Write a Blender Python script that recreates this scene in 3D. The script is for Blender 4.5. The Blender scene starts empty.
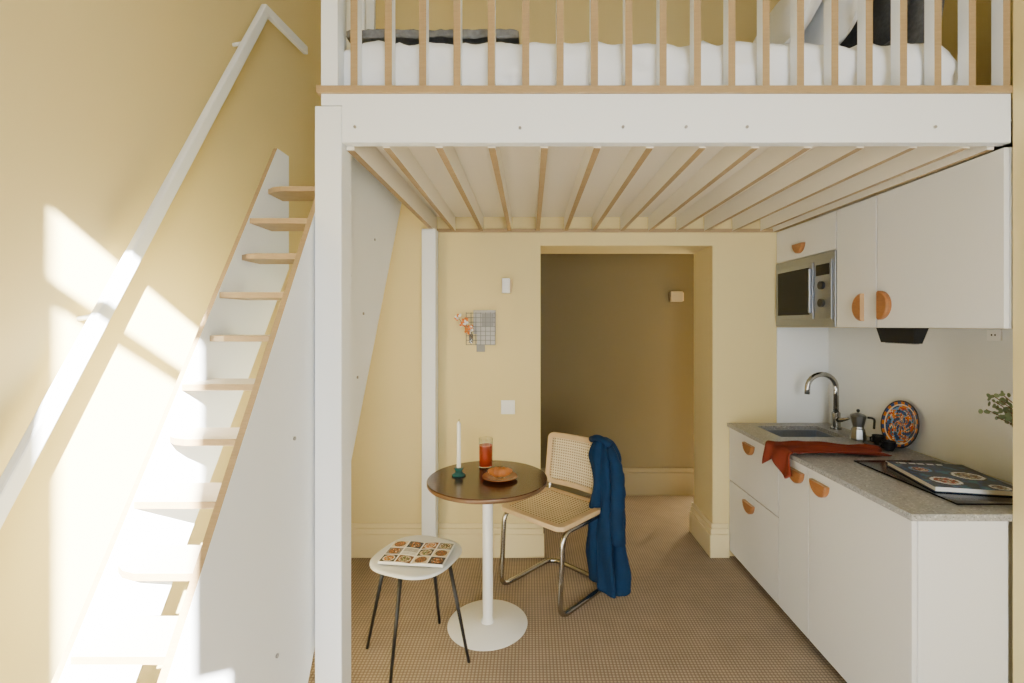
import bpy, math, random
from mathutils import Vector, Matrix, noise
random.seed(4)
F=470.0; CX=530.0; CY=325.0; H=1.5
COL=bpy.context.scene.collection

# ---------------------------------------------------------------- materials
def new_mat(name):
    m=bpy.data.materials.new(name); m.use_nodes=True
    nt=m.node_tree; b=nt.nodes["Principled BSDF"]
    return m,nt,b
def M(name,col,rough=0.5,metal=0.0,var=0.0,vscale=6.0,bump=0.0,bscale=80.0,spec=None,stretch=None,trans=0.0,sheen=0.0,coat=0.0):
    m,nt,b=new_mat(name)
    b.inputs["Base Color"].default_value=(*col,1)
    b.inputs["Roughness"].default_value=rough
    b.inputs["Metallic"].default_value=metal
    if spec is not None: b.inputs["Specular IOR Level"].default_value=spec
    if trans: b.inputs["Transmission Weight"].default_value=trans
    if sheen: b.inputs["Sheen Weight"].default_value=sheen
    if coat: b.inputs["Coat Weight"].default_value=coat
    tc=nt.nodes.new("ShaderNodeTexCoord"); mp=nt.nodes.new("ShaderNodeMapping")
    nt.links.new(tc.outputs["Object"],mp.inputs["Vector"])
    if stretch: mp.inputs["Scale"].default_value=stretch
    n=nt.nodes.new("ShaderNodeTexNoise"); n.inputs["Scale"].default_value=vscale; n.inputs["Detail"].default_value=5
    nt.links.new(mp.outputs[0],n.inputs["Vector"])
    if var:
        mx=nt.nodes.new("ShaderNodeMix"); mx.data_type='RGBA'
        mx.inputs[6].default_value=(*[c*(1-var) for c in col],1)
        mx.inputs[7].default_value=(*[min(1,c*(1+var)) for c in col],1)
        nt.links.new(n.outputs[0],mx.inputs[0]); nt.links.new(mx.outputs[2],b.inputs["Base Color"])
    if bump:
        n2=nt.nodes.new("ShaderNodeTexNoise"); n2.inputs["Scale"].default_value=bscale; n2.inputs["Detail"].default_value=4
        nt.links.new(mp.outputs[0],n2.inputs["Vector"])
        bp=nt.nodes.new("ShaderNodeBump"); bp.inputs["Strength"].default_value=bump; bp.inputs["Distance"].default_value=0.002
        nt.links.new(n2.outputs[0],bp.inputs["Height"]); nt.links.new(bp.outputs[0],b.inputs["Normal"])
    return m
def grid_mat(name,c1,c2,k,rough=0.9,bump=0.5,dist=0.003,lo=0.35,hi=0.65,axes=(0,1)):
    m,nt,b=new_mat(name)
    tc=nt.nodes.new("ShaderNodeTexCoord"); sx=nt.nodes.new("ShaderNodeSeparateXYZ")
    nt.links.new(tc.outputs["Object"],sx.inputs[0])
    def math_(op,a,bv=None):
        q=nt.nodes.new("ShaderNodeMath"); q.operation=op
        nt.links.new(a,q.inputs[0])
        if bv is not None:
            if isinstance(bv,(int,float)): q.inputs[1].default_value=bv
            else: nt.links.new(bv,q.inputs[1])
        return q.outputs[0]
    nz=nt.nodes.new("ShaderNodeTexNoise"); nz.inputs["Scale"].default_value=9; nz.inputs["Detail"].default_value=6
    nt.links.new(tc.outputs["Object"],nz.inputs["Vector"])
    def wave(o): return math_('ADD',math_('MULTIPLY',math_('SINE',math_('MULTIPLY',o,k)),0.5),0.5)
    h=math_('MULTIPLY',wave(sx.outputs[axes[0]]),wave(sx.outputs[axes[1]]))
    mr=nt.nodes.new("ShaderNodeMapRange"); mr.inputs[1].default_value=lo; mr.inputs[2].default_value=hi
    nt.links.new(h,mr.inputs[0])
    mx=nt.nodes.new("ShaderNodeMix"); mx.data_type='RGBA'
    mx.inputs[6].default_value=(*c1,1); mx.inputs[7].default_value=(*c2,1)
    nt.links.new(mr.outputs[0],mx.inputs[0])
    mx2=nt.nodes.new("ShaderNodeMix"); mx2.data_type='RGBA'; mx2.blend_type='MULTIPLY'; mx2.inputs[0].default_value=0.5
    nt.links.new(mx.outputs[2],mx2.inputs[6])
    cr=nt.nodes.new("ShaderNodeMapRange"); cr.inputs[3].default_value=0.55; cr.inputs[4].default_value=1.25
    nt.links.new(nz.outputs[0],cr.inputs[0])
    nt.links.new(cr.outputs[0],mx2.inputs[7])
    nt.links.new(mx2.outputs[2],b.inputs["Base Color"])
    bp=nt.nodes.new("ShaderNodeBump"); bp.inputs["Strength"].default_value=bump; bp.inputs["Distance"].default_value=dist
    nt.links.new(h,bp.inputs["Height"]); nt.links.new(bp.outputs[0],b.inputs["Normal"])
    b.inputs["Roughness"].default_value=rough
    return m
def terrazzo():
    m,nt,b=new_mat("speckled_stone")
    tc=nt.nodes.new("ShaderNodeTexCoord"); v=nt.nodes.new("ShaderNodeTexVoronoi"); v.inputs["Scale"].default_value=170
    nt.links.new(tc.outputs["Object"],v.inputs["Vector"])
    bw=nt.nodes.new("ShaderNodeSeparateColor"); nt.links.new(v.outputs["Color"],bw.inputs[0])
    cr=nt.nodes.new("ShaderNodeValToRGB"); e=cr.color_ramp.elements
    e[0].position=0.0; e[0].color=(0.15,0.15,0.145,1); e[1].position=1.0; e[1].color=(0.52,0.51,0.48,1)
    x=e.new(0.15); x.color=(0.27,0.27,0.26,1); x=e.new(0.85); x.color=(0.32,0.32,0.31,1)
    nt.links.new(bw.outputs[0],cr.inputs[0]); nt.links.new(cr.outputs[0],b.inputs["Base Color"])
    b.inputs["Roughness"].default_value=0.3
    return m

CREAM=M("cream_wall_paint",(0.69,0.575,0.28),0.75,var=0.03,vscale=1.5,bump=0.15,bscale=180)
CREAM_SHADED=M("passage_wall_paint_shaded",(0.155,0.125,0.06),0.8,var=0.03,vscale=1.5)  # dimness of the passage put into the wall colour as a darker tone
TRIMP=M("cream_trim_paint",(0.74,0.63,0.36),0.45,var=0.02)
CEILM=M("ceiling_paint",(0.76,0.71,0.55),0.8,var=0.02)
WHITE=M("white_painted_plywood",(0.81,0.85,0.885),0.45,var=0.02,vscale=3)
DECK=M("warm_white_painted_boards",(0.82,0.77,0.65),0.55,var=0.03,vscale=3)
CABW=M("white_cabinet_laminate",(0.76,0.765,0.75),0.4,var=0.015,vscale=2)
SPLASH=M("white_glass_splashback",(0.81,0.835,0.835),0.1,var=0.01)
PLY=M("plywood_edge",(0.34,0.235,0.115),0.5,var=0.25,vscale=10,stretch=(3,3,22))
PLYL=M("plywood_face",(0.72,0.63,0.47),0.5,var=0.10,vscale=8,stretch=(4,12,4))
CARPET=grid_mat("woven_carpet",(0.185,0.138,0.092),(0.375,0.29,0.20),2*math.pi/0.0155,bump=0.45,dist=0.003,lo=0.0,hi=0.5)
CANE=grid_mat("woven_cane",(0.76,0.62,0.37),(0.20,0.12,0.05),2*math.pi/0.020,rough=0.6,bump=-0.4,lo=0.30,hi=0.6)
CANEB=grid_mat("woven_cane_upright",(0.78,0.66,0.42),(0.24,0.15,0.07),2*math.pi/0.016,rough=0.6,bump=-0.4,lo=0.28,hi=0.6,axes=(0,2))
BEECH=M("beech_wood",(0.60,0.43,0.23),0.4,var=0.12,vscale=10,stretch=(3,3,3))
CHROME=M("brushed_chrome",(0.40,0.39,0.37),0.2,metal=1.0)
STEEL=M("stainless_steel",(0.36,0.385,0.43),0.45,metal=1.0,var=0.05,vscale=30,stretch=(1,1,12))
DARKSTEEL=M("dark_enamel",(0.02,0.02,0.02),0.4,spec=.3)
BLACKGL=M("black_glass",(0.004,0.004,0.005),0.15,spec=.2)
BLACK=M("black_metal",(0.012,0.012,0.012),0.4,spec=.3)
WALNUT=M("dark_walnut",(0.050,0.016,0.007),0.22,var=0.35,vscale=5,stretch=(2,14,2))
WHITEM=M("white_powder_coat",(0.84,0.85,0.84),0.35)
BEIGEM=M("dull_beige_metal",(0.36,0.31,0.22),0.5)
STOOLM=M("pale_grey_seat",(0.66,0.68,0.69),0.4)
HANDLE=M("brown_wood",(0.30,0.12,0.035),0.45,var=0.4,vscale=14,stretch=(2,2,10))
HANDLE2=M("light_wood_groove",(0.46,0.28,0.13),0.5,var=0.1)
LINEN=M("white_bed_linen",(0.86,0.87,0.875),0.9,bump=0.3,bscale=60)
GREYK=M("grey_knit",(0.17,0.17,0.165),0.95,bump=0.9,bscale=120,var=0.5,vscale=60)
DGREY=M("charcoal_fabric",(0.05,0.052,0.055),0.95,bump=0.6,bscale=200,var=0.4,vscale=90)
BLUE=M("deep_blue_cloth",(0.0025,0.021,0.060),0.85,bump=0.3,bscale=60,var=0.35,vscale=8,spec=.2)
RUST=M("rust_red_linen",(0.17,0.030,0.015),0.95,bump=0.4,bscale=120,var=0.2,vscale=12,spec=.15)
WAX=M("white_wax",(0.88,0.86,0.80),0.4)
TEAL=M("teal_glaze",(0.015,0.075,0.08),0.25)
GLASS=M("clear_glass",(0.95,0.97,0.97),0.02,trans=1.0)
JUICE=M("blood_orange_juice",(0.62,0.06,0.01),0.15)
CROIS=M("baked_crust",(0.40,0.13,0.022),0.5,var=0.5,vscale=25,bump=0.6,bscale=60)
COPPER=M("amber_plate_glaze",(0.28,0.08,0.02),0.25,var=0.2)
GREYTILE=M("grey_mesh_metal",(0.20,0.195,0.18),0.4,metal=0.4,var=0.15)
GREYTILE2=M("silver_grey_sheet",(0.36,0.35,0.32),0.4,metal=0.3)
GREYTILE3=M("dark_pewter_sheet",(0.13,0.125,0.115),0.4,metal=0.4)
LEAF=M("grey_green_leaf",(0.19,0.26,0.14),0.6,var=0.4,vscale=20)
STEMM=M("brown_stem",(0.16,0.10,0.05),0.7)
ORANGEF=M("orange_dried_flower",(0.66,0.19,0.03),0.8,var=0.2)
STONE=terrazzo()
PAPER=M("white_paper",(0.84,0.84,0.82),0.55)
ALU=M("cast_aluminium",(0.30,0.30,0.295),0.35,metal=1.0)
BOLTM=M("zinc_bolt",(0.35,0.34,0.32),0.4,metal=0.9)
C_=lambda n,c:M(n,c,0.4,var=0.25,vscale=60,spec=.3)
PC={"blue":C_("ink_blue",(0.012,0.05,0.17)),"red":C_("ink_red",(0.42,0.035,0.015)),"orange":C_("ink_orange",(0.55,0.16,0.02)),
"teal":C_("ink_teal",(0.02,0.14,0.19)),"brown":C_("ink_brown",(0.15,0.06,0.02)),"dark":C_("ink_dark",(0.02,0.02,0.025)),
"cream":C_("ink_cream",(0.68,0.58,0.40)),"green":C_("ink_green",(0.07,0.14,0.035)),"sky":C_("ink_sky",(0.12,0.30,0.50)),"grey":C_("ink_grey",(0.2,0.2,0.2)),
"navy":C_("ink_navy",(0.005,0.020,0.055))}
INK=[PAPER,PC["blue"],PC["dark"],PC["brown"],PC["orange"],PC["teal"],PC["sky"],PC["cream"],PC["red"],PC["green"],PC["grey"],PC["navy"]]

# ---------------------------------------------------------------- object helpers
def finish(o,label=None,cat=None,kind=None,group=None):
    if label:o["label"]=label
    if cat:o["category"]=cat
    if kind:o["kind"]=kind
    if group:o["group"]=group
    return o
def root(name,loc,label,cat,rotz=0.0,group=None):
    e=bpy.data.objects.new(name,None); e.empty_display_size=0.1
    e.location=loc; e.rotation_euler=(0,0,rotz); COL.objects.link(e)
    return finish(e,label,cat,group=group)
def wloc(o):
    v=Vector((0,0,0))
    while o is not None:
        v=v+Vector(o.location); o=o.parent
    return v
def mesh(name,verts,faces,mats,parent=None,fm=None,smooth=False,local=False,label=None,cat=None,kind=None,bevel=0.0,group=None):
    vs=[Vector(v) for v in verts]
    mn=Vector((min(v.x for v in vs),min(v.y for v in vs),min(v.z for v in vs)))
    mxx=Vector((max(v.x for v in vs),max(v.y for v in vs),max(v.z for v in vs)))
    c=Vector(((mn.x+mxx.x)/2,(mn.y+mxx.y)/2,mn.z))
    me=bpy.data.meshes.new(name)
    me.from_pydata([tuple(v-c) for v in vs],[],faces)
    if not isinstance(mats,(list,tuple)): mats=[mats]
    for m in mats: me.materials.append(m)
    if fm:
        for i,p in enumerate(me.polygons): p.material_index=fm[i]
    me.validate(); me.update()
    o=bpy.data.objects.new(name,me); COL.objects.link(o)
    if parent is not None:
        o.parent=parent
        o.location=c if local is True else c-wloc(parent)
    else: o.location=c
    if smooth:
        for p in me.polygons: p.use_smooth=True
    if bevel:
        b=o.modifiers.new("bevel",'BEVEL'); b.width=bevel; b.segments=2; b.limit_method='ANGLE'
    return finish(o,label,cat,kind,group)
def boxdata(x0,x1,y0,y1,z0,z1):
    v=[(x0,y0,z0),(x1,y0,z0),(x1,y1,z0),(x0,y1,z0),(x0,y0,z1),(x1,y0,z1),(x1,y1,z1),(x0,y1,z1)]
    f=[(0,4,7,3),(1,2,6,5),(0,1,5,4),(3,7,6,2),(0,3,2,1),(4,5,6,7)]
    return v,f
def box(name,x0,x1,y0,y1,z0,z1,mats,parent=None,fm=None,bevel=0.002,**k):
    v,f=boxdata(x0,x1,y0,y1,z0,z1)
    return mesh(name,v,f,mats,parent,fm=fm,bevel=bevel,**k)
def boxes(name,lst,mats,parent=None,fm=None,bevel=0.0,**k):
    V=[];Fc=[];FM=[]
    for i,b in enumerate(lst):
        v,f=boxdata(*b[:6]); o=len(V); V+=v; Fc+=[tuple(a+o for a in q) for q in f]
        FM+=[(b[6] if len(b)>6 else 0)]*6
    return mesh(name,V,Fc,mats,parent,fm=FM,bevel=bevel,**k)
def lathe(name,prof,mats,center=(0,0,0),seg=32,parent=None,smooth=True,fmrow=None,**k):
    V=[];Fc=[];FM=[]
    cx,cy,cz=center
    for r,z in prof:
        for s in range(seg):
            a=2*math.pi*s/seg; V.append((cx+r*math.cos(a),cy+r*math.sin(a),cz+z))
    n=len(prof)
    for i in range(n-1):
        for s in range(seg):
            t=(s+1)%seg
            Fc.append((i*seg+s,i*seg+t,(i+1)*seg+t,(i+1)*seg+s)); FM.append(fmrow[i] if fmrow else 0)
    Fc.append(tuple(reversed(range(seg)))); FM.append(fmrow[0] if fmrow else 0)
    Fc.append(tuple((n-1)*seg+s for s in range(seg))); FM.append(fmrow[-1] if fmrow else 0)
    o=mesh(name,V,Fc,mats,parent,fm=FM,**k)
    if smooth:
        for p in o.data.polygons: p.use_smooth = len(p.vertices)==4
        es=o.modifiers.new("es",'EDGE_SPLIT'); es.split_angle=math.radians(40)
    return o
def fillet(pts,r,n=6):
    P=[Vector(p) for p in pts]; out=[P[0]]
    for i in range(1,len(P)-1):
        a=(P[i-1]-P[i]); b=(P[i+1]-P[i]); rr=min(r,a.length*.48,b.length*.48)
        p0=P[i]+a.normalized()*rr; p1=P[i]+b.normalized()*rr
        for j in range(n+1):
            t=j/n; out.append(p0*(1-t)**2+P[i]*2*t*(1-t)+p1*t*t)
    out.append(P[-1]); return out
def tubedata(path,rad,seg=10,base=0):
    P=[Vector(p) for p in path]; V=[];Fc=[]
    T=[]
    for i in range(len(P)):
        a=P[max(0,i-1)]; b=P[min(len(P)-1,i+1)]; T.append((b-a).normalized())
    up=Vector((0,0,1)) if abs(T[0].z)<.9 else Vector((1,0,0))
    nrm=(up-T[0]*up.dot(T[0])).normalized()
    for i,p in enumerate(P):
        if i: nrm=(nrm-T[i]*nrm.dot(T[i])).normalized()
        bi=T[i].cross(nrm); r=rad[i] if isinstance(rad,(list,tuple)) else rad
        for s in range(seg):
            a=2*math.pi*s/seg; V.append(p+nrm*(r*math.cos(a))+bi*(r*math.sin(a)))
    for i in range(len(P)-1):
        for s in range(seg):
            t=(s+1)%seg; Fc.append((base+i*seg+s,base+i*seg+t,base+(i+1)*seg+t,base+(i+1)*seg+s))
    Fc.append(tuple(base+s for s in reversed(range(seg)))); Fc.append(tuple(base+(len(P)-1)*seg+s for s in range(seg)))
    return V,Fc
def tube(name,path,rad,mat,parent=None,seg=10,**k):
    V,Fc=tubedata(path,rad,seg); return mesh(name,V,Fc,mat,parent,smooth=True,**k)
def tubes(name,lst,mat,parent=None,seg=8,**k):
    V=[];Fc=[]
    for path,r in lst:
        v,f=tubedata(path,r,seg,len(V)); V+=v; Fc+=f
    return mesh(name,V,Fc,mat,parent,smooth=True,**k)
def rr(w,h,r,n=6):
    out=[]
    for cx,cy,a0 in((w/2-r,h/2-r,0),(-w/2+r,h/2-r,90),(-w/2+r,-h/2+r,180),(w/2-r,-h/2+r,270)):
        for j in range(n+1):
            a=math.radians(a0+90*j/n); out.append((cx+r*math.cos(a),cy+r*math.sin(a)))
    return out
def S(o,label,cat="room"): 
    o["label"]=label;o["category"]=cat;o["kind"]="structure";return o

# ---------------------------------------------------------------- constants
XL=-1.20; YB=3.05; XK=1.94; XR=1.615; ZC=4.2; YR=-1.6; OPX0=0.068; OPX1=1.185; OPZ=2.015; YC=4.15; YB2=3.40
S(box("floor",XL-.1,2.6,YR-.1,YC+.1,-.08,0,CARPET,bevel=0),"brown and beige woven sisal carpet floor","floor")
S(box("ceiling",XL-.1,2.1,YR-.1,YB2,ZC,ZC+.08,CEILM,bevel=0),"plain white painted ceiling","ceiling")
S(box("wall_left",XL-.1,XL,YR-.1,YB2,0,ZC,CREAM,bevel=0),"cream yellow painted wall beside the ladder","wall")
S(boxes("wall_back",[(XL,OPX0,YB,YB2,0,ZC),(OPX0,OPX1,YB,YB2,OPZ,ZC),(OPX1,2.04,YB,YB2,0,ZC)],CREAM),"cream wall with a wide square opening","wall")
S(boxes("wall_right",[(XR,2.04,YR-.1,1.572,0,ZC),(XK,2.04,1.572,YB,0,ZC)],CREAM),"cream wall behind and beside the kitchenette","wall")
S(box("wall_passage",-.6,2.6,YC,YC+.1,0,2.5,CREAM_SHADED,bevel=0),"far wall of the dim passage, shade put into its colour","wall")
S(boxes("wall_passage_side",[(-.7,-.6,YB2,YC+.1,0,2.5),(2.5,2.6,YB2,YC,0,2.5)],CREAM_SHADED),"side walls of the passage, shade put into their colour","wall")
S(box("ceiling_passage",-.7,2.6,YB2,YC+.1,2.5,2.58,CEILM,bevel=0),"white ceiling of the passage","ceiling")
WX0=.610; WX1=.995; WX2=1.075; WZ0=.8; WZM=2.32; WZ1=3.48
S(boxes("wall_rear",[(XL,WX0,YR-.04,YR,0,ZC),(WX2,XR,YR-.04,YR,0,ZC),(WX1,WX2,YR-.04,YR,WZM,ZC),(WX0,WX2,YR-.04,YR,0,WZ0),(WX0,WX1,YR-.04,YR,WZ1,ZC)],CREAM),"cream wall with a tall narrow window","wall")
S(boxes("window_1",[(WX0,WX1,YR-.035,YR-.005,3.235,3.285),(WX0,WX0+.012,YR-.035,YR-.005,WZ0,3.235)],WHITE),"white framed window with horizontal glazing bars","window")
def baseb(name,segs,label,m=None):
    return S(boxes(name,list(segs),m or TRIMP,bevel=.004),label,"baseboard")
baseb("baseboard_back",[(XL,OPX0+.018,YB-.018,YB,0,.185),(XL,OPX0+.024,YB-.026,YB,0,.15),(XL,OPX0+.010,YB-.012,YB,.185,.215),(OPX0,OPX0+.018,YB,YB2,0,.2)],"tall moulded cream baseboard along the wall")
baseb("baseboard_pillar",[(OPX1-.018,1.285,YB-.018,YB,0,.185),(OPX1-.026,1.285,YB-.026,YB,0,.15),(OPX1-.011,1.285,YB-.012,YB,.185,.215),
 (OPX1-.018,OPX1,YB,YB2+.02,0,.185),(OPX1-.026,OPX1,YB,YB2+.02,0,.15),(OPX1-.011,OPX1,YB,YB2+.02,.185,.215)],"tall moulded cream baseboard wrapping the pillar")
baseb("baseboard_passage",[(-.6,2.5,YC-.02,YC,0,.2),(-.6,2.5,YC-.012,YC,.2,.24)],"tall cream baseboard in the passage",M("passage_trim_shaded",(0.22,0.18,0.095),.5))  # cream trim darkened here, the passage shade is in its colour

# ---------------------------------------------------------------- loft bed frame
LY=1.575
loft=root("loft_bed_frame",(.45,2.3,0),"white plywood loft bed frame with slatted balustrade over the kitchenette","loft bed")
box("post",-.722,-.632,LY,LY+.09,0,2.235,WHITE,loft,bevel=.004)
box("post",-.675,-.588,YB-.125,YB-.035,0,2.10,WHITE,loft,bevel=.004)
boxes("front_beam",[(-.630,XR-.003,LY+.001,LY+.035,2.112,2.275),(-.70,-.630,LY+.001,LY+.035,2.237,2.275)],WHITE,loft,bevel=0)
box("rail",-.715,XR-.002,LY-.006,LY+.06,2.276,2.301,PLY,loft)
box("top_rail",-.715,XR-.002,LY-.012,LY+.066,3.12,3.15,PLY,loft)
boxes("platform",[(-.63,1.925,LY+.04,YB-.004,2.2,2.274),(-.72,-.63,LY+.095,YB-.004,2.24,2.274)],DECK,loft)
box("side_beam",-.630,-.604,LY+.04,YB-.006,2.10,2.198,[DECK,PLY],loft,fm=[0,0,0,0,1,0],bevel=0)
box("side_beam",1.570,1.594,LY+.04,YB-.006,2.102,2.198,[DECK,PLY],loft,fm=[0,0,0,0,1,0],bevel=0)
box("ledger_board",-.60,1.568,YB-.016,YB-.004,2.10,2.122,PLY,loft,bevel=0)
jx=.05-.181*3
jl=[]
while jx<1.55:
    jl.append(jx); jx+=.181
for jx in jl:
    box("joist",jx-.012,jx+.012,LY+.04,YB-.018,2.108,2.198,[DECK,PLY],loft,fm=[0,0,0,0,1,0],bevel=0)
bal0=None
xs=[354+34.35*i for i in range(20)]
for px in xs:
    X=(px-CX)*LY/F
    if X>1.602: continue
    if bal0 is None:
        bal0=box("baluster",X-.012,X+.012,LY,LY+.040,2.302,3.119,[WHITE,PLY],loft,fm=[0,0,1,0,0,0],bevel=0)
        x0=X
    else:
        c=bal0.copy(); COL.objects.link(c); c.parent=loft; c.location=bal0.location+Vector((X-x0,0,0))
box("newel",-.70,-.645,LY,LY+.055,2.302,3.119,[WHITE,PLY],loft,fm=[1,0,0,0,0,0],bevel=0)
for yy in (1.74,1.84,1.95,2.07):
    box("baluster",-.718,-.684,yy-.011,yy+.011,2.275,3.119,[WHITE,PLY],loft,fm=[1,0,0,0,0,0],bevel=0)
for px,py in((355,127),(520,128),(623,127),(686,127),(747,127),(935,127)):
    X=(px-CX)*LY/F; Z=H-(py-CY)*LY/F
    V,Fc=tubedata([(X,LY-.004,Z),(X,LY+.003,Z)],.005,14); mesh("bolt",V,Fc,BOLTM,loft)

# ---------------------------------------------------------------- ladder
SL=1.686
def yn(z): return 1.596+(z-1.89)/SL
lad=root("loft_ladder",(-.84,.9,0),"steep white plywood ladder with pale wooden treads against the wall","ladder")
def yb(z): return 1.875+(z-.882)/1.66
def panel(name,x0,x1,poly,mats):
    n=len(poly); V=[(x0,y,z) for y,z in poly]+[(x1,y,z) for y,z in poly]
    Fc=[tuple(range(n)),tuple(reversed(range(n,2*n)))]; FM=[0,0]
    for i in range(n):
        j=(i+1)%n; Fc.append((i,i+n,j+n,j)); FM.append(1)
    return mesh(name,V,Fc,mats,lad,fm=FM)
panel("side_panel",-.746,-.728,[(yn(0),0),(yb(0),0),(yb(2.235),2.235),(yn(2.235),2.235)],[WHITE,PLY])
panel("side_panel",-.958,-.944,[(yn(0),0),(yn(0)+.22,0),(1.84,1.72),(1.84,2.16),(yn(2.16),2.16)],[WHITE,PLY])
z=1.99; i=0
while z>0.05:
    y0=yn(z)+.003; y1=y0+.135
    if i%2==1: poly=[(-.746,y0),(-.746,y1),(-.944,y1),(-.944,y0)]
    else: poly=[(-.746,y0),(-.746,y1),(-.944,y1),(-.944,y0+.035),(-.915,y0+.012),(-.88,y0)]
    n=len(poly)
    V=[(a,b,z-.018) for a,b in poly]+[(a,b,z) for a,b in poly]
    Fc=[tuple(range(n)),tuple(reversed(range(n,2*n)))]+[(j,j+n,(j+1)%n+n,(j+1)%n) for j in range(n)]
    FM=[1,0]+[1]*n
    mesh("tread",V,Fc,[PLYL,PLY],lad,fm=FM,bevel=.0015)
    z-=.13; i+=1
for (yy,zz) in ((1.35,.55),(1.45,1.15),(2.05,1.55),(1.98,1.28),(1.90,1.70),(2.2,1.9)):
    V,Fc=tubedata([(-.7285,yy,zz),(-.724,yy,zz)],.006,12); mesh("bolt",V,Fc,BOLTM,lad)
hr=root("handrail",(-1.155,1.2,1.6),"white painted wooden handrail fixed along the cream wall","handrail")
def rail(yz,w,x0,x1):
    P=[Vector((0,a,b)) for a,b in yz]; V=[]
    for i,p in enumerate(P):
        if i==0: t=(P[1]-P[0]).normalized(); nn=Vector((0,-t.z,t.y)); s=1
        elif i==len(P)-1: t=(P[-1]-P[-2]).normalized(); nn=Vector((0,-t.z,t.y)); s=1
        else:
            a=(P[i]-P[i-1]).normalized(); b=(P[i+1]-P[i]).normalized()
            n1=Vector((0,-a.z,a.y)); n2=Vector((0,-b.z,b.y)); nn=(n1+n2).normalized(); s=1/nn.dot(n1)
        for x in (x0,x1):
            for q in (-1,1):
                v=p+nn*(q*w/2*s); V.append((x,v.y,v.z))
    Fc=[(0,1,3,2)]
    for i in range(len(P)-1):
        a=i*4;b=a+4
        Fc+=[(a,b,b+1,a+1),(a+2,a+3,b+3,b+2),(a,a+2,b+2,b),(a+1,b+1,b+3,a+3)]
    e=(len(P)-1)*4; Fc.append((e,e+2,e+3,e+1))
    return V,Fc
V,Fc=rail([(.45,1.14-(1.025-.45)*1.716),(2.026,2.858),(2.39,2.895)],.040,-1.152,-1.128)
mesh("rail",V,Fc,WHITE,hr,bevel=.005)
for yy in (.65,1.25,1.9):
    zz=1.14+(yy-1.025)*1.716
    V,Fc=tubedata([(XL-.002,yy,zz-.01),(-1.150,yy,zz)],.007,10); mesh("bracket",V,Fc,WHITEM,hr,smooth=True)

# ---------------------------------------------------------------- bedding
def softgrid(name,x0,x1,y0,y1,z0,top,amp,fr,mat,parent=None,label=None,cat=None,seed=0,nx=140,ny=40):
    V=[];Fc=[]
    prof=[(y0,z0)]+[(y0-.006,z0+(top-z0)*q/10) for q in range(1,8)]+[(y0+.000,z0+(top-z0)*.85),(y0+.012,top-.012),(y0+.03,top-.003)]
    for j in range(ny+1): prof.append((y0+.05+(y1-y0-.1)*j/ny,top))
    prof+= [(y1-.01,top-.03),(y1,z0+(top-z0)*.5),(y1,z0)]
    for i in range(nx+1):
        u=i/nx; x=x0+(x1-x0)*u
        ed=min(1,min(u,1-u)/.03)**.5
        for (y,z) in prof:
            t=(z-z0)/(top-z0)
            nz=noise.fractal(Vector((x*fr+seed,y*fr,z*fr*1.6)),.9,2.0,5)
            nz2=1-abs(noise.noise(Vector((x*fr*1.4+seed+z*6,y*3,z*fr*1.2))))*2
            V.append((x,max(y+ (nz*amp*.9-nz2*amp*.4 if y<y0+.06 else 0),y0-.018),z0+(z-z0)*(0.75+.25*ed)+(nz*amp*t)+nz2*amp*.35*t))
    m=len(prof)
    for i in range(nx):
        for j in range(m-1):
            a=i*m+j; Fc.append((a,a+1,a+m+1,a+m))
    Fc.append(tuple(range(m))[::-1]); Fc.append(tuple(nx*m+j for j in range(m)))
    return mesh(name,V,Fc,mat,parent,smooth=True,label=label,cat=cat)
bd=root("made_up_mattress",(.45,2.3,2.276),"white mattress with a rumpled white duvet on the loft","bed")
box("mattress",-.62,1.58,LY+.11,2.95,2.276,2.40,LINEN,bd,bevel=.03)
softgrid("duvet",-.676,1.50,LY+.076,2.98,2.290,2.495,.032,6,LINEN,bd)
softgrid("blanket",-.66,-.04,LY+.12,2.35,2.534,2.568,.010,14,GREYK,None,"folded grey knitted blanket on the duvet","blanket",seed=5,nx=80)
def pillow(name,c,w,h,t,rot,mat,label,n=22,group=None):
    V=[];Fc=[]
    def th(u,v): return t/2*max(0,(1-abs(u)**2.6))**.55*max(0,(1-abs(v)**2.6))**.55
    for side in (1,-1):
        for i in range(n+1):
            for j in range(n+1):
                u=-1+2*i/n; v=-1+2*j/n
                pin=1-.06*(abs(v)*(1-u*u)); pin2=1-.06*(abs(u)*(1-v*v))
                V.append(Vector((side*th(u,v)*(1+.15*noise.noise(Vector((u*2,v*2,side)))),u*w/2*pin2,v*h/2*pin)))
    m=(n+1)**2
    for s in (0,1):
        for i in range(n):
            for j in range(n):
                a=s*m+i*(n+1)+j; q=(a,a+n+1,a+n+2,a+1); Fc.append(q if s==0 else q[::-1])
    R=Matrix.Rotation(rot[2],4,'Z')@Matrix.Rotation(rot[1],4,'Y')@Matrix.Rotation(rot[0],4,'X')
    V=[R@v+Vector(c) for v in V]
    return mesh(name,V,Fc,mat,None,smooth=True,label=label,cat="pillow",group=group)
PG="pillows on the loft bed"
pillow("pillow",(1.06,1.98,2.75),.60,.50,.13,(0,math.radians(30),0),LINEN,"plump white bed pillow leaning at the head end",group=PG)
pillow("pillow",(1.23,1.97,2.755),.60,.50,.12,(0,math.radians(25),0),LINEN,"white bed pillow stacked behind another",group=PG)
pillow("cushion",(1.385,1.93,2.75),.52,.47,.10,(0,math.radians(20),0),DGREY,"charcoal grey cushion behind the white pillows",group=PG)
pillow("cushion",(1.505,1.93,2.745),.50,.46,.09,(0,math.radians(10),0),GREYK,"grey knitted cushion at the head end",group=PG)

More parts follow.
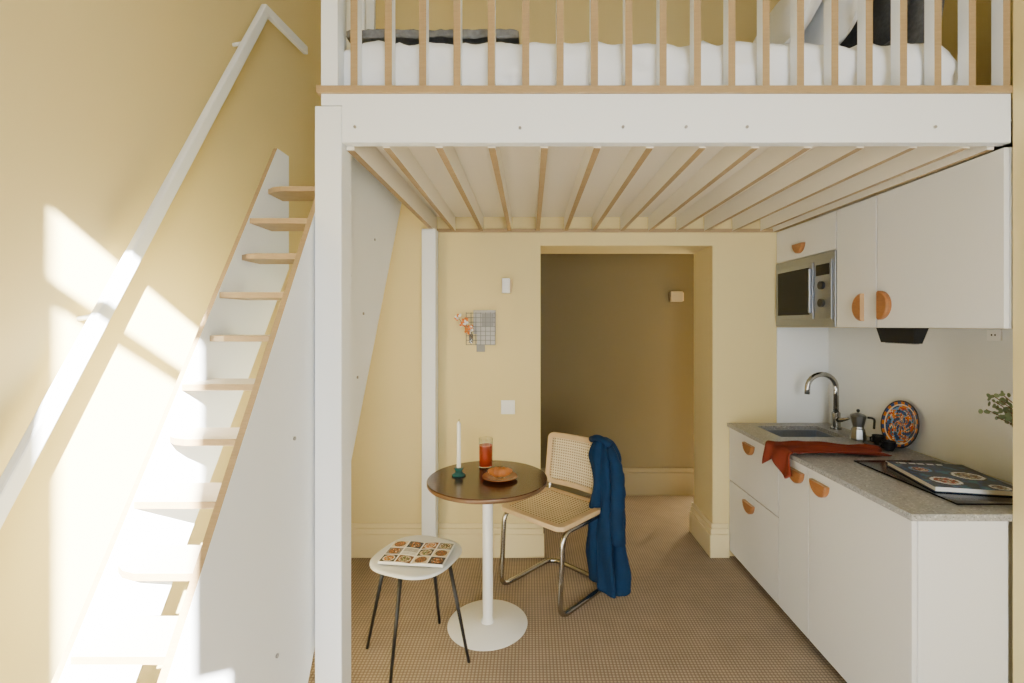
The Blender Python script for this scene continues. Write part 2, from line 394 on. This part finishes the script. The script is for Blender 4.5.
# ---------------------------------------------------------------- kitchenette
KX=1.29; WXC=1.596; YN=1.585; CT=.866
def half_handle(parent,x,y,z,orient,r=.062):
    n=18; V=[];t=.020
    for xx,rr_ in ((x,r),(x-t*.7,r),(x-t,r*.88)):
        for i in range(n+1):
            a=math.pi*i/n
            if orient=='down': dy,dz=math.cos(a)*rr_,-math.sin(a)*rr_
            elif orient=='far': dy,dz=math.sin(a)*rr_,math.cos(a)*rr_
            else: dy,dz=-math.sin(a)*rr_,math.cos(a)*rr_
            V.append((xx,y+dy,z+dz))
    m=n+1; Fc=[];FM=[]
    for l in (0,1):
        for i in range(m):
            j=(i+1)%m; Fc.append((l*m+i,l*m+j,(l+1)*m+j,(l+1)*m+i)); FM.append(0 if i<n else 1)
    Fc.append(tuple(range(2*m,3*m))); FM.append(0); Fc.append(tuple(reversed(range(m)))); FM.append(0)
    return mesh("handle",V,Fc,[HANDLE,HANDLE2],parent,fm=FM,label="half-round brown wooden handle")
def front(parent,name,y0,y1,z0,z1,x=KX):
    return box(name,x,x+.018,y0+.003,y1-.003,z0,z1,CABW,parent,bevel=.0015)
GB="base cabinets of the kitchenette"
Y3=YB-.004; Y2=2.44; Y1=2.175; Y0=YN
def cab_shell(nm,y0,y1,lab):
    e=root(nm,(1.6,(y0+y1)/2,0),lab,"cabinet",group=GB)
    lst=[(KX+.02,XK-.01,y0+.002,y0+.02,.06,.842),(KX+.02,XK-.01,y1-.02,y1-.002,.06,.842),(KX+.02,XK-.01,y0+.02,y1-.02,.06,.078),(XK-.03,XK-.01,y0+.02,y1-.02,.078,.842)]
    boxes("body",lst,CABW,e)
    box("plinth",KX+.05,KX+.066,y0+.002,y1-.002,0.001,.058,BLACK,e,bevel=0)
    return e
c1=cab_shell("base_cabinet",Y2,Y3,"white base cabinet with two deep drawers")
d=front(c1,"drawer",Y2,Y3,.503,.838); half_handle(d,KX,2.76,.80,'down')
d=front(c1,"drawer",Y2,Y3,.045,.497); half_handle(d,KX,2.76,.455,'down')
c2=cab_shell("base_cabinet",Y1,Y2,"narrow white base cabinet with one door")
d=front(c2,"door",Y1,Y2,.045,.838); half_handle(d,KX,2.27,.80,'down')
c3=cab_shell("base_cabinet",Y0+.018,Y1,"wide white base cabinet with one door and end panel")
d=front(c3,"door",Y0,Y1,.045,.838); half_handle(d,KX,2.085,.80,'down')
box("end_panel",KX+.019,XR-.002,Y0-.001,Y0+.0185,.001,.842,CABW,c3)
SX0,SX1,SY0,SY1=1.42,1.80,2.66,2.95
boxes("worktop",[(KX-.012,SX0,YN-.012,Y3,.843,CT),(SX1,XK-.009,YN-.0,Y3,.843,CT),(SX0,SX1,YN-.012,SY0,.843,CT),(SX0,SX1,SY1,Y3,.843,CT)],STONE,label="speckled grey stone worktop over the white cabinets",cat="worktop")
sk=root("sink",(1.61,2.8,.70),"undermounted stainless steel sink in the worktop","sink")
a,b,c_,d_=SX0+.002,SX1-.002,SY0+.002,SY1-.002
boxes("basin",[(a,b,c_,d_,.70,.704),(a,a+.004,c_,d_,.704,.842),(b-.004,b,c_,d_,.704,.842),(a+.004,b-.004,c_,c_+.004,.704,.842),(a+.004,b-.004,d_-.004,d_,.704,.842)],STEEL,sk)
lathe("drain",[(.035,0),(.035,.004),(.02,.003)],CHROME,(1.6,2.8,.705),24,sk)
boxes("backsplash",[(XK-.008,XK-.001,1.575,YB-.001,CT+.001,1.484),(1.60,XK-.008,YB-.008,YB-.001,CT+.001,1.484)],SPLASH,label="glossy white splashback behind the worktop",cat="backsplash")
FX,FY=1.862,2.86
fa=root("faucet",(FX,FY,CT+.001),"brushed chrome gooseneck tap beside the sink","tap")
lathe("base",[(.030,0),(.030,.012),(.024,.016),(.024,.10),(.019,.105)],CHROME,(FX,FY,CT+.001),24,fa)
path=[(FX,FY,CT+.10)]+[(FX,FY,CT+.24)]
for i in range(13):
    a=math.pi*i/12; path.append((FX-.09+.09*math.cos(a),FY-.01*i/12,CT+.25+.085*math.sin(a)))
path.append((FX-.182,FY-.01,CT+.215))
tube("spout",path,.0155,CHROME,fa,14)
tube("lever",[(FX,FY-.018,CT+.06),(FX+.005,FY-.045,CT+.066),(FX+.01,FY-.10,CT+.085)],[.015,.013,.007],CHROME,fa,12)
GW="wall cabinets of the kitchenette"
ZB=1.488; ZT=2.098; ZM=1.895
def wcab(y0,y1,z0,lab):
    e=root("wall_cabinet",(1.75,(y0+y1)/2,z0),lab,"cabinet",group=GW)
    boxes("body",[(WXC+.02,XK-.01,y0+.002,y0+.018,z0,ZT),(WXC+.02,XK-.01,y1-.018,y1-.002,z0,ZT),(WXC+.02,XK-.01,y0+.018,y1-.018,z0,z0+.016),(WXC+.02,XK-.01,y0+.018,y1-.018,ZT-.016,ZT)],CABW,e)
    return e
w1=wcab(2.45,Y3,ZM,"white wall cabinet with lift-up flap above the microwave")
d=front(w1,"door",2.45,Y3,ZM+.002,ZT,WXC); half_handle(d,WXC,2.78,ZM+.085,'down',.056)
w2=wcab(2.165,2.448,ZB,"narrow white wall cabinet with one door")
d=front(w2,"door",2.165,2.448,ZB,ZT,WXC); half_handle(d,WXC,2.245,1.585,'far',.066)
w3=wcab(YN-.006,2.163,ZB,"wide white wall cabinet with one door")
d=front(w3,"door",YN-.006,2.163,ZB,ZT,WXC); half_handle(d,WXC,2.14,1.590,'near',.066)
mw=root("microwave",(1.75,2.75,ZB),"built-in stainless steel microwave under a wall cabinet","microwave")
box("body",WXC+.016,XK-.02,2.455,Y3-.005,ZB+.004,ZM-.004,DARKSTEEL,mw,bevel=0)
box("frame",WXC-.004,WXC+.015,2.452,Y3-.003,ZB+.002,ZM-.003,STEEL,mw,bevel=.002)
dr=box("door",WXC-.014,WXC-.005,2.63,Y3-.03,ZB+.045,ZM-.045,STEEL,mw,bevel=.002)
box("window",WXC-.016,WXC-.0145,2.66,Y3-.05,ZB+.07,ZM-.07,BLACKGL,dr,bevel=0)
box("door_handle",WXC-.030,WXC-.0145,2.637,2.650,ZB+.08,ZM-.08,STEEL,dr,bevel=.003)
cp=box("control_panel",WXC-.010,WXC-.005,2.475,2.62,ZB+.045,ZM-.045,STEEL,mw,bevel=.001)
box("display",WXC-.012,WXC-.0105,2.490,2.605,ZM-.125,ZM-.065,BLACKGL,cp,bevel=0)
for zz in (1.715,1.62):
    V,Fc=tubedata([(WXC-.026,2.548,zz),(WXC-.0105,2.548,zz)],.022,20); mesh("knob",V,Fc,DARKSTEEL,cp)
hd=root("extractor_hood",(1.65,2.08,1.425),"small dark extractor hood below the wall cabinet","extractor hood")
V=[(1.62,1.985,1.487),(1.685,1.985,1.487),(1.685,2.2,1.487),(1.62,2.2,1.487),(1.635,2.0,1.42),(1.67,2.0,1.42),(1.67,2.19,1.42),(1.635,2.19,1.42)]
mesh("canopy",V,[(0,3,2,1),(4,5,6,7),(0,1,5,4),(1,2,6,5),(2,3,7,6),(3,0,4,7)],BLACK,hd)
boxes("filter",[(1.64,1.665,2.01+.035*i,2.03+.035*i,1.4165,1.4195) for i in range(5)],STEEL,hd)
hb=root("induction_hob",(1.7,1.9,CT),"black glass hob set in the worktop","hob")
box("glass",1.50,1.88,1.65,2.18,CT+.001,CT+.007,BLACKGL,hb,bevel=.002)
ol=root("wall_socket",(XK-.01,1.955,1.45),"small white wall socket under the cabinets","socket")
box("plate",XK-.017,XK-.009,1.92,1.98,1.435,1.482,WHITEM,ol); boxes("hole",[(XK-.0185,XK-.0172,1.94,1.945,1.455,1.462),(XK-.0185,XK-.0172,1.955,1.96,1.455,1.462)],BLACK,ol)

V=[];Fc=[];nu,nv=60,40
for i in range(nu+1):
    u=i/nu
    for j in range(nv+1):
        v=j/nv
        s=-.105-.03*math.sin(v*7)+ (.54)*u
        wid=.27-.10*u
        y=2.395-wid*.5+wid*v+.05*u*math.sin(2+u*3)-.04*u
        f=.5+.5*math.sin(v*14+u*4+math.sin(u*6)*1.5)
        if s<0: x=KX-.022-.016*f; z=CT+.008+s+.004
        elif s<.02: x=KX-.018+s*.6; z=CT+.012+.006*f
        else: x=KX-.012+s; z=CT+.006+.024*f*(.5+.5*noise.noise(Vector((s*9,v*5,0)))+.3)*min(1,s*8)+.003
        V.append((x,y,z))
m=nv+1
for i in range(nu):
    for j in range(nv):
        a=i*m+j; Fc.append((a,a+m,a+m+1,a+1))
o=mesh("tea_towel",V,Fc,RUST,smooth=True,label="rust red linen towel draped over the worktop edge",cat="towel")
sd=o.modifiers.new("s",'SOLIDIFY'); sd.thickness=.004; sd.offset=1
mc=(1.815,2.60,CT+.001); q_=.84
mp=root("moka_pot",mc,"aluminium stovetop moka coffee pot with black handle","coffee pot")
def lath8(name,prof,mat,parent,c=mc): return lathe(name,[(r*q_,z*q_) for r,z in prof],mat,c,8,parent,smooth=False)
lath8("boiler",[(.045,0),(.047,.01),(.038,.07),(.034,.075)],ALU,mp)
lath8("jug",[(.034,.077),(.032,.085),(.046,.15),(.047,.155)],ALU,mp)
lath8("lid",[(.047,.156),(.040,.165),(.012,.175),(.006,.177)],ALU,mp)
lathe("knob",[(.005*q_,.178*q_),(.010*q_,.185*q_),(.010*q_,.195*q_),(.004*q_,.2*q_)],BLACK,mc,12,mp)
tube("handle",fillet([(mc[0]+.038,2.58,CT+.126),(mc[0]+.070,2.57,CT+.122),(mc[0]+.066,2.57,CT+.065)],.02),.006,BLACK,mp)
lathe("saucer",[(.03,0),(.068,.008),(.070,.012),(.03,.006)],BLACK,(1.825,2.46,CT+.001),28,label="black saucer on the worktop",cat="saucer")
def cup(x,y,z,lab,m):
    e=root("espresso_cup",(x,y,z),lab,"cup",group="espresso cups")
    lathe("bowl",[(.018,0),(.027,.02),(.030,.048),(.027,.048),(.022,.012)],m,(x,y,z),22,e)
    tube("handle",[(x-.028,y,z+.04),(x-.044,y,z+.038),(x-.044,y,z+.02),(x-.026,y,z+.015)],.004,m,e,8)
cup(1.825,2.46,CT+.009,"small black espresso cup on a saucer",BLACK)
cup(1.810,2.37,CT+.001,"small black espresso cup beside the plate",BLACK)
# patterned plate
V=[];Fc=[];FM=[];seg=60; NRr=20; RP=.122
pmats=[PC[n] for n in ("red","blue","cream","orange","teal","dark","sky","green")]
C0=Vector((1.905,2.40,CT+.125)); tilt=math.radians(10)
for k in range(NRr+1):
    r=max(.0001,RP*k/NRr); dp=0 if k<11 else .019*((k-11)/(NRr-11))**.8
    for s in range(seg):
        a=2*math.pi*s/seg
        q=Vector((-dp,r*math.cos(a),r*math.sin(a))); q.rotate(Matrix.Rotation(tilt,3,'Y')); V.append(C0+q)
for k in range(NRr):
    for s in range(seg):
        t=(s+1)%seg; Fc.append((k*seg+s,(k+1)*seg+s,(k+1)*seg+t,k*seg+t))
        r=k/NRr; ph=(s/seg)*6.283
        if k>=19: c=5
        elif k>=17: c=3 if (s//2)%2 else 1
        elif k==16: c=2
        else:
            v=math.sin(ph*5+r*9)+math.cos(r*24+ph*3)*.8+.7*noise.noise(Vector((math.cos(ph)*r*7,math.sin(ph)*r*7,3)))
            c=1 if v<-.9 else 5 if v<-.5 else 6 if v<-.1 else 3 if v<.45 else 2 if v<.75 else 0 if v<1.25 else 4
        FM.append(c)
o=mesh("decorative_plate",V,Fc,pmats,fm=FM,label="hand-painted patterned plate in orange, blue and red leaning on the splashback",cat="plate")
sd=o.modifiers.new("s",'SOLIDIFY'); sd.thickness=.004; sd.offset=-1
def sheet(name,W,Hh,z,nx,ny,fn,parent,prof=None,thick=.003):
    V=[];Fc=[];FM=[]
    m=ny+1
    for l in (1,0):
        for i in range(nx+1):
            for j in range(m):
                x=-W/2+W*i/nx; V.append((x,-Hh/2+Hh*j/ny,(z+(prof(x) if prof else 0)) if l else z-thick))
    B=(nx+1)*m
    for i in range(nx):
        for j in range(ny):
            a=i*m+j; Fc.append((a,a+m,a+m+1,a+1)); FM.append(fn((i+.5)/nx,(j+.5)/ny))
    for i in range(nx):
        for j in (0,ny):
            a=i*m+j; q=(a,a+B,a+m+B,a+m); Fc.append(q if j==0 else q[::-1]); FM.append(0)
    for j in range(ny):
        for i in (0,nx):
            a=i*m+j; q=(a,a+1,a+1+B,a+B); Fc.append(q if i==0 else q[::-1]); FM.append(0)
    return mesh(name,V,Fc,INK,parent,fm=FM,local=True)
def food(fu,fv,seed,kinds):
    v=noise.noise(Vector((fu*9,fv*9,seed*3.1)))+.5*noise.noise(Vector((fu*21,fv*21,seed)))
    return kinds[0] if v<-.2 else kinds[1] if v<.15 else kinds[2] if v<.4 else kinds[3]
def cover(u,v):
    for k,(cu,cv,r) in enumerate(((.30,.26,.19),(.72,.50,.20),(.26,.68,.15),(.80,.12,.12))):
        dd=math.hypot((u-cu),(v-cv)*1.25)
        if dd<r*.70: return food(u*2,v*2,k,[3,10,7,9] if k%2 else [3,8,7,2])
        if dd<r*.90: return 0 if k!=2 else 6
        if dd<r: return 2
    if v>.88: return 0 if (.91<v<.96 and .1<u<.7 and int(u*34)%4) else 11
    return food(u,v,9,[11,11,1,5])
ck=root("cookbook",(1.695,1.90,CT+.008),"cookbook with a dark blue food-photograph cover on the hob","book",math.radians(-12))
box("pages",-.140,.142,-.168,.168,.003,.0165,PAPER,ck,local=True,bevel=0)
box("back_cover",-.146,.146,-.173,.173,0.0005,.0025,PC["navy"],ck,local=True,bevel=0)
sheet("front_cover",.292,.346,.020,56,64,cover,ck)
# plant
pl=root("potted_eucalyptus",(1.86,1.65,CT+.001),"eucalyptus sprigs in a pale vase on the worktop","plant")
lathe("vase",[(.030,0),(.036,.04),(.030,.13),(.020,.17),(.024,.19)],WHITEM,(1.86,1.63,CT+.008),24,pl)
st=[];LV=[];LF=[]
for k in range(12):
    a=2.45+random.uniform(-.5,.5); L=random.uniform(.12,.20)
    p=[Vector((1.86,1.63,CT+.15))]
    for i in range(1,8):
        t=i/7; p.append(Vector((1.86+math.cos(a)*L*t,1.63+abs(math.sin(a))*L*t+.02*t,CT+.17+.20*t-.05*t*t+.022*((k%5)-1.5)*t)))
    st.append((p,.0016))
    for i in range(2,8):
        for sgn in (-1,0,1):
            c=p[i]+Vector((random.uniform(-.010,.010),sgn*.012,random.uniform(-.010,.012))); r=random.uniform(.007,.011)
            e1=Vector((random.uniform(-1,1),random.uniform(-.4,.4),random.uniform(-.4,1))).normalized(); e2=e1.cross(Vector((random.uniform(-.3,.3),1,random.uniform(-.4,.4)))).normalized()
            b=len(LV)
            for s in range(8): LV.append(c+e1*r*math.cos(s*math.pi/4)+e2*r*.75*math.sin(s*math.pi/4))
            LF.append(tuple(b+s for s in range(8)))
tubes("stem",st,STEMM,pl,6)
o=mesh("leaves",LV,LF,LEAF,pl); o["kind"]="stuff"

# ---------------------------------------------------------------- wall items
def spot(x,y,z,lab,w,h,m):
    e=root("wall_lamp",(x,y,z),lab,"wall lamp",group="wall lamps")
    box("wall_plate",x-w*.5,x+w*.62,y-.030,y-.001,z-h*.42,z+h*.42,BEECH,e)
    box("lamp_shade",x-w*.5-.004,x+w*.42,y-.075,y-.031,z-h/2,z+h/2,m,e,bevel=.004)
spot((507-CX)*YB/F,YB,1.5-(286.5-CY)*YB/F,"small white wall lamp on the cream wall",.050,.095,WHITEM)
spot((675-CX)*YC/F,YC,1.5-(297-CY)*YC/F,"small dull beige wall lamp in the passage",.11,.09,BEIGEM)
sx=(508-CX)*YB/F; sz=1.5-(407-CY)*YB/F
sw=root("light_switch",(sx,YB-.005,sz),"square white light switch on the cream wall","light switch")
box("plate",sx-.045,sx+.045,YB-.010,YB-.001,sz-.045,sz+.045,WHITEM,sw,bevel=.003)
box("rocker",sx-.022,sx+.022,YB-.015,YB-.0105,sz-.03,sz+.03,WHITEM,sw,bevel=.002)
wx=(482-CX)*YB/F; wz=1.5-(331-CY)*YB/F
wa=root("wall_organizer",(wx,YB-.005,wz),"silvery layered metal grid wall ornament with dried orange flowers","wall ornament")
def wr(n,x0,x1,z0,z1,y,m): return box(n,wx+x0,wx+x1,y-.005,y,wz+z0,wz+z1,m,wa,bevel=.001)
wr("panel",-.055,.09,-.02,.135,YB-.006,GREYTILE2); wr("panel",-.03,.085,-.09,-.01,YB-.022,GREYTILE2); wr("panel",-.035,.02,-.135,-.08,YB-.006,GREYTILE)
wr("panel",.0,.075,.03,.11,YB-.018,GREYTILE)
gl=[]
for i in range(7): gl.append((wx-.100+.031*i,wx-.096+.031*i,YB-.034,YB-.031,wz-.09,wz+.12))
for i in range(8): gl.append((wx-.100,wx+.09,YB-.0305,YB-.0275,wz-.09+.029*i,wz-.086+.029*i))
boxes("wire_grid",gl,GREYTILE3,wa)
fs=[];FV=[];FF=[]
for k in range(5):
    t=Vector((wx-.085-.016*k+.03*(k%2),YB-.05,wz+.0+.022*k))
    fs.append(([(wx-.06,YB-.04,wz-.05),(wx-.075,YB-.05,wz-.01),t],.0018))
    for q in range(12):
        c=t+Vector((random.uniform(-.016,.016),random.uniform(-.01,.01),random.uniform(-.016,.016)))
        b=len(FV); r=.009
        for s in range(6): FV.append(c+Vector((r*math.cos(s*1.047),random.uniform(-.004,.004),r*math.sin(s*1.047))))
        FF.append(tuple(b+s for s in range(6)))
tubes("stem",fs,STEMM,wa,6); o=mesh("dried_flower",FV,FF,[ORANGEF,PAPER],wa,fm=[0 if (i%3) else 1 for i in range(len(FF))])
lathe("vial",[(.014,0),(.014,.05),(.010,.06),(.010,.07)],GLASS,(wx-.065,YB-.050,wz-.075),16,wa)

# ---------------------------------------------------------------- table
TX,TY,TZ=-.212,2.358,.735
tb=root("bistro_table",(TX,TY,0),"round dark wooden bistro table with white pedestal base","table")
lathe("table_top",[(.27,-.022),(.297,-.022),(.30,-.018),(.30,-.004),(.297,0),(.285,0)],[WALNUT,M("brass_edge",(0.16,0.09,0.045),.4,metal=.5)],(TX,TY,TZ),72,tb,fmrow=[0,1,1,0,0])
lathe("pole",[(.034,.012),(.034,.02),(.026,.03),(.026,.69),(.045,.705),(.045,.712)],WHITEM,(TX,TY,0),32,tb)
lathe("base",[(.198,0.001),(.20,.006),(.195,.010),(.04,.014),(.034,.016)],WHITEM,(TX,TY,0),64,tb)
cx,cy=-.362,2.39
ch=root("candlestick",(cx,cy,TZ+.001),"small teal ceramic candle holder on the table","candle holder")
lathe("holder",[(.034,0),(.036,.006),(.022,.014),(.016,.022),(.024,.035),(.024,.042),(.013,.042),(.012,.02)],TEAL,(cx,cy,TZ+.001),28,ch)
cd=root("candle",(cx,cy,TZ+.025),"tall thin white taper candle in the teal holder","candle")
lathe("wax",[(.0105,.0),(.0095,.24),(.004,.25)],WAX,(cx,cy,TZ+.024),18,cd); tube("wick",[(cx,cy,TZ+.274),(cx+.002,cy,TZ+.287)],.0012,BLACK,cd,6)
gx,gy=-.238,2.53
jg=root("juice_glass",(gx,gy,TZ+.001),"tumbler filled with blood-orange juice on the table","glass")
lathe("glass",[(.030,0),(.035,.002),(.037,.155),(.0352,.155),(.0335,.008),(.001,.008)],GLASS,(gx,gy,TZ+.001),32,jg)
lathe("juice",[(.001,.0072),(.0340,.0075),(.0352,.120),(.001,.120)],JUICE,(gx,gy,TZ+.001),32,jg)
px_,py_=-.150,2.335
lathe("plate",[(.05,0),(.055,.003),(.088,.014),(.086,.017),(.05,.007),(.001,.006)],COPPER,(px_,py_,TZ+.001),40,label="small amber glazed plate on the table",cat="plate")
P=[];R=[]
for i in range(41):
    t=-1+2*i/40; a=t*1.25
    P.append((px_+.062*math.sin(a),py_+.04-.05*math.cos(a),TZ+.038))
    ridge=.82+.18*abs(math.cos(t*math.pi*3.5))
    R.append(max(.004,.028*(1-abs(t)**1.9*.88)*ridge))
V,Fc=tubedata(P,R,16)
zmin=min(v.z for v in V); V=[v-Vector((0,0,zmin-(TZ+.009))) for v in V]
cr=mesh("croissant",V,Fc,CROIS,smooth=True,label="golden baked croissant on the amber plate",cat="croissant")

# ---------------------------------------------------------------- stool
ux,uy,uz=-.514,2.14,.455
stl=root("stool",(ux,uy,0),"small stool with pale grey seat and four thin black legs","stool")
V=[];Fc=[];n=48;rows=[(.92,-.016),(1.0,-.010),(1.0,-.002),(.98,.002),(.90,.001),(.6,-.004),(.3,-.007)]
rot=math.radians(-20)
for sc,zz in rows:
    for s in range(n):
        a=2*math.pi*s/n; r=.195*(1+.055*math.cos(4*(a-rot)+math.pi))*sc
        V.append((ux+r*math.cos(a),uy+r*math.sin(a),uz+zz))
for i in range(len(rows)-1):
    for s in range(n):
        t=(s+1)%n; Fc.append((i*n+s,i*n+t,(i+1)*n+t,(i+1)*n+s))
Fc.append(tuple(reversed(range(n)))); Fc.append(tuple((len(rows)-1)*n+s for s in range(n)))
mesh("seat",V,Fc,STOOLM,stl,smooth=True)
for bx,by in((-.755,2.18),(-.575,1.925),(-.272,2.09),(-.455,2.365)):
    tx=ux+(bx-ux)*.62; ty=uy+(by-uy)*.62
    tube("leg",[(bx,by,.001),(tx,ty,uz-.017)],[.007,.0095],BLACK,stl,12)
def m1(u,v):
    cu=u*4; cv=v*3; fu=cu%1; fv=cv%1; k=int(cu)*3+int(cv)
    if fu<.06 or fu>.94 or fv<.07 or fv>.93: return 0
    if k in (4,): return 0 if int(v*42)%2 else 10
    dd=math.hypot((fu-.5)*1.05,(fv-.5)*.95)
    bg=[2,10,7,3,2,11,7,2,3,2,7,10][k%12]
    if dd<.33: return food(fu,fv,k,[[3,4,7,9],[2,3,4,7],[3,3,4,2],[9,3,7,2]][k%4])
    if dd<.38: return [0,3,2,7][k%4]
    return bg
mg=root("magazine",(-.508,2.13,uz+.004),"open food magazine with a grid of small photographs on the stool","magazine",math.radians(-6))
sheet("pages",.29,.20,.008,84,60,m1,mg,prof=lambda x:.007*math.sin(min(1,abs(x)/.06)*math.pi/2)-.02*abs(x),thick=.007)

# ---------------------------------------------------------------- cantilever cane chair
OX,OY=.140,2.683; TH=math.radians(137)
chn=root("dining_chair",(OX,OY,0),"cantilever tubular steel chair with woven cane seat and back","chair",TH)
w=.215
fr=[(-w,-.250,.80),(-w,-.205,.435),(-w,.19,.435),(-w,.215,.014),(-w,-.225,.014),(w,-.225,.014),(w,.215,.014),(w,.19,.435),(w,-.205,.435),(w,-.250,.80)]
tube("frame",fillet(fr,.07,8),.0138,CHROME,chn,14,local=True)
def ringpanel(name,W,Hh,ri,border,thick,fn,mat,seg=8):
    def dens(L,k=5):
        o=[]
        for i in range(len(L)):
            a=L[i]; b=L[(i+1)%len(L)]
            d=math.hypot(a[0]-b[0],a[1]-b[1]); q=k if d>.08 else 1
            for j in range(q): o.append((a[0]+(b[0]-a[0])*j/q,a[1]+(b[1]-a[1])*j/q))
        return o
    out=dens(rr(W,Hh,ri,seg)); inn=dens(rr(W-2*border,Hh-2*border,max(.012,ri-border*.6),seg)); n=len(out)
    V=[];Fc=[]
    for lp,t in((out,0),(out,1),(inn,1),(inn,0)):
        for p in lp: V.append(fn(p[0],p[1],(t-.5)*thick))
    for l in range(4):
        m=(l+1)%4
        for s in range(n):
            t=(s+1)%n; Fc.append((l*n+s,l*n+t,m*n+t,m*n+s))
    return mesh(name,V,Fc,mat,chn,local=True,bevel=.004)
def gridpanel(name,W,Hh,fn,mat,n=14):
    V=[];Fc=[]
    for i in range(n+1):
        for j in range(n+1): V.append(fn(-W/2+W*i/n,-Hh/2+Hh*j/n,0))
    for i in range(n):
        for j in range(n):
            a=i*(n+1)+j; Fc.append((a,a+n+1,a+n+2,a+1))
    o=mesh(name,V,Fc,mat,chn,local=True,smooth=True)
    sd=o.modifiers.new("s",'SOLIDIFY'); sd.thickness=.003
    return o
fs_=lambda x,y,t:(x,.005+y,.462+t)
ringpanel("seat_frame",.46,.44,.045,.040,.026,fs_,BEECH)
gridpanel("cane_seat",.39,.37,lambda x,y,t:fs_(x,y,.008-.010*(1-(x/.195)**2)*(1-(y/.185)**2)),CANE)
def fb(x,z,t): return (x,-.212-.12*z-.030*(1-(x/.23)**2)+.008+t,.665+z)
ringpanel("backrest_frame",.46,.31,.035,.030,.022,fb,BEECH)
gridpanel("cane_backrest",.405,.255,lambda x,z,t:fb(x,z,0),CANEB)

# ---------------------------------------------------------------- jacket over the chair back
Wd=Vector((.731,-.682,0)); Fd=Vector((.682,.731,0))
V=[];Fc=[];NR=60;NS=120
def sm(t): t=max(0,min(1,t)); return t*t*(3-2*t)
for i in range(NR+1):
    t=i/NR
    zt=.860-.800*t
    c=Vector((.420+.026*t+.008*math.sin(t*6),2.672-.006*t,zt))
    a=.060+.034*sm(t/.15)+.034*sm((t-.1)/.9)-.012*math.sin(math.pi*sm(t*1.4)); b=.050+.026*sm(t/.15)+.01*t
    if t<.05: q=math.sqrt(max(0,1-((.05-t)/.05)**2))*.6+.4; a*=q; b*=q
    gr=.30+.70*sm(t/.5)
    for s in range(NS):
        th=2*math.pi*s/NS
        f1=abs(math.sin(2.5*th+1.3*t+.4)) 
        fo=1-.32*gr*(1-f1)**2+.09*gr*math.sin(7*th+2.4*math.sin(3*t))+.24*noise.noise(Vector((math.cos(th)*1.8,math.sin(th)*1.8,t*4.5)))
        fo+=.06*math.sin(16*t+2*th+math.sin(th*3))*(1-sm((t-.6)*2))
        p=c+Wd*(a*fo*math.cos(th))+Fd*(b*fo*math.sin(th))
        p.z+=.055*math.sin(th-.7)*sm((t-.5)*2) + (.016*math.sin(3*th)*sm((t-.85)*6))
        p.z=max(p.z,.012)
        V.append(p)
for i in range(NR):
    for s in range(NS):
        q=(s+1)%NS; Fc.append((i*NS+s,(i+1)*NS+s,(i+1)*NS+q,i*NS+q))
Fc.append(tuple(range(NS))); Fc.append(tuple(reversed([NR*NS+s for s in range(NS)])))
jk=root("jacket",(.45,2.66,.05),"deep blue jacket hung over the chair back","jacket")
mesh("body",V,Fc,BLUE,jk,smooth=True)
P=fillet([Vector((.440,2.600,.820)),Vector((.474,2.572,.73)),Vector((.482,2.560,.58)),Vector((.470,2.555,.44)),Vector((.484,2.555,.31))],.1,6)
nn_=len(P)
sl=tube("sleeve",P,[.022+.018*math.sin(3.14*min(.62,i/(nn_-1)))+.003*math.sin(i*1.9) for i in range(nn_)],BLUE,jk,20)
P=fillet([Vector((.355,2.715,.840)),Vector((.385,2.645,.870)),Vector((.445,2.60,.836))],.05,6)
tube("collar",P,.018,BLUE,jk,14)

# ---------------------------------------------------------------- lights
def area(name,loc,size,sizey,power,target,col):
    l=bpy.data.lights.new(name,'AREA'); l.shape='RECTANGLE'; l.size=size; l.size_y=sizey; l.energy=power; l.color=col
    o=bpy.data.objects.new(name,l); o.location=loc; COL.objects.link(o)
    o.rotation_euler=(Vector(target)-Vector(loc)).to_track_quat('-Z','Y').to_euler(); return o
area("daylight_fill",(.55,-1.5,1.3),1.3,2.0,104,(.5,3,.95),(.93,.97,1.0))  # added fill lamp before the closed rear wall, standing in for window light
s=bpy.data.lights.new("sun",'SUN'); s.energy=215; s.angle=math.radians(.5); s.color=(1,.97,.92)
so=bpy.data.objects.new("sun",s); COL.objects.link(so); so.rotation_euler=Vector((-.65,1,-.6)).to_track_quat('-Z','Y').to_euler(); so.location=(2,-4,5)
w=bpy.data.worlds.new("World"); bpy.context.scene.world=w; w.use_nodes=True
w.node_tree.nodes["Background"].inputs[0].default_value=(.75,.85,1,1); w.node_tree.nodes["Background"].inputs[1].default_value=1.5
# ---------------------------------------------------------------- camera
cam=bpy.data.cameras.new("camera"); co=bpy.data.objects.new("camera",cam); COL.objects.link(co)
co.location=(0,0,H); co.rotation_euler=(math.radians(90),0,0)
cam.sensor_width=36; cam.lens=F*36/1024; cam.shift_x=-(CX-512)/1024; cam.shift_y=(CY-341.5)/1024; cam.clip_start=.02
bpy.context.scene.camera=co
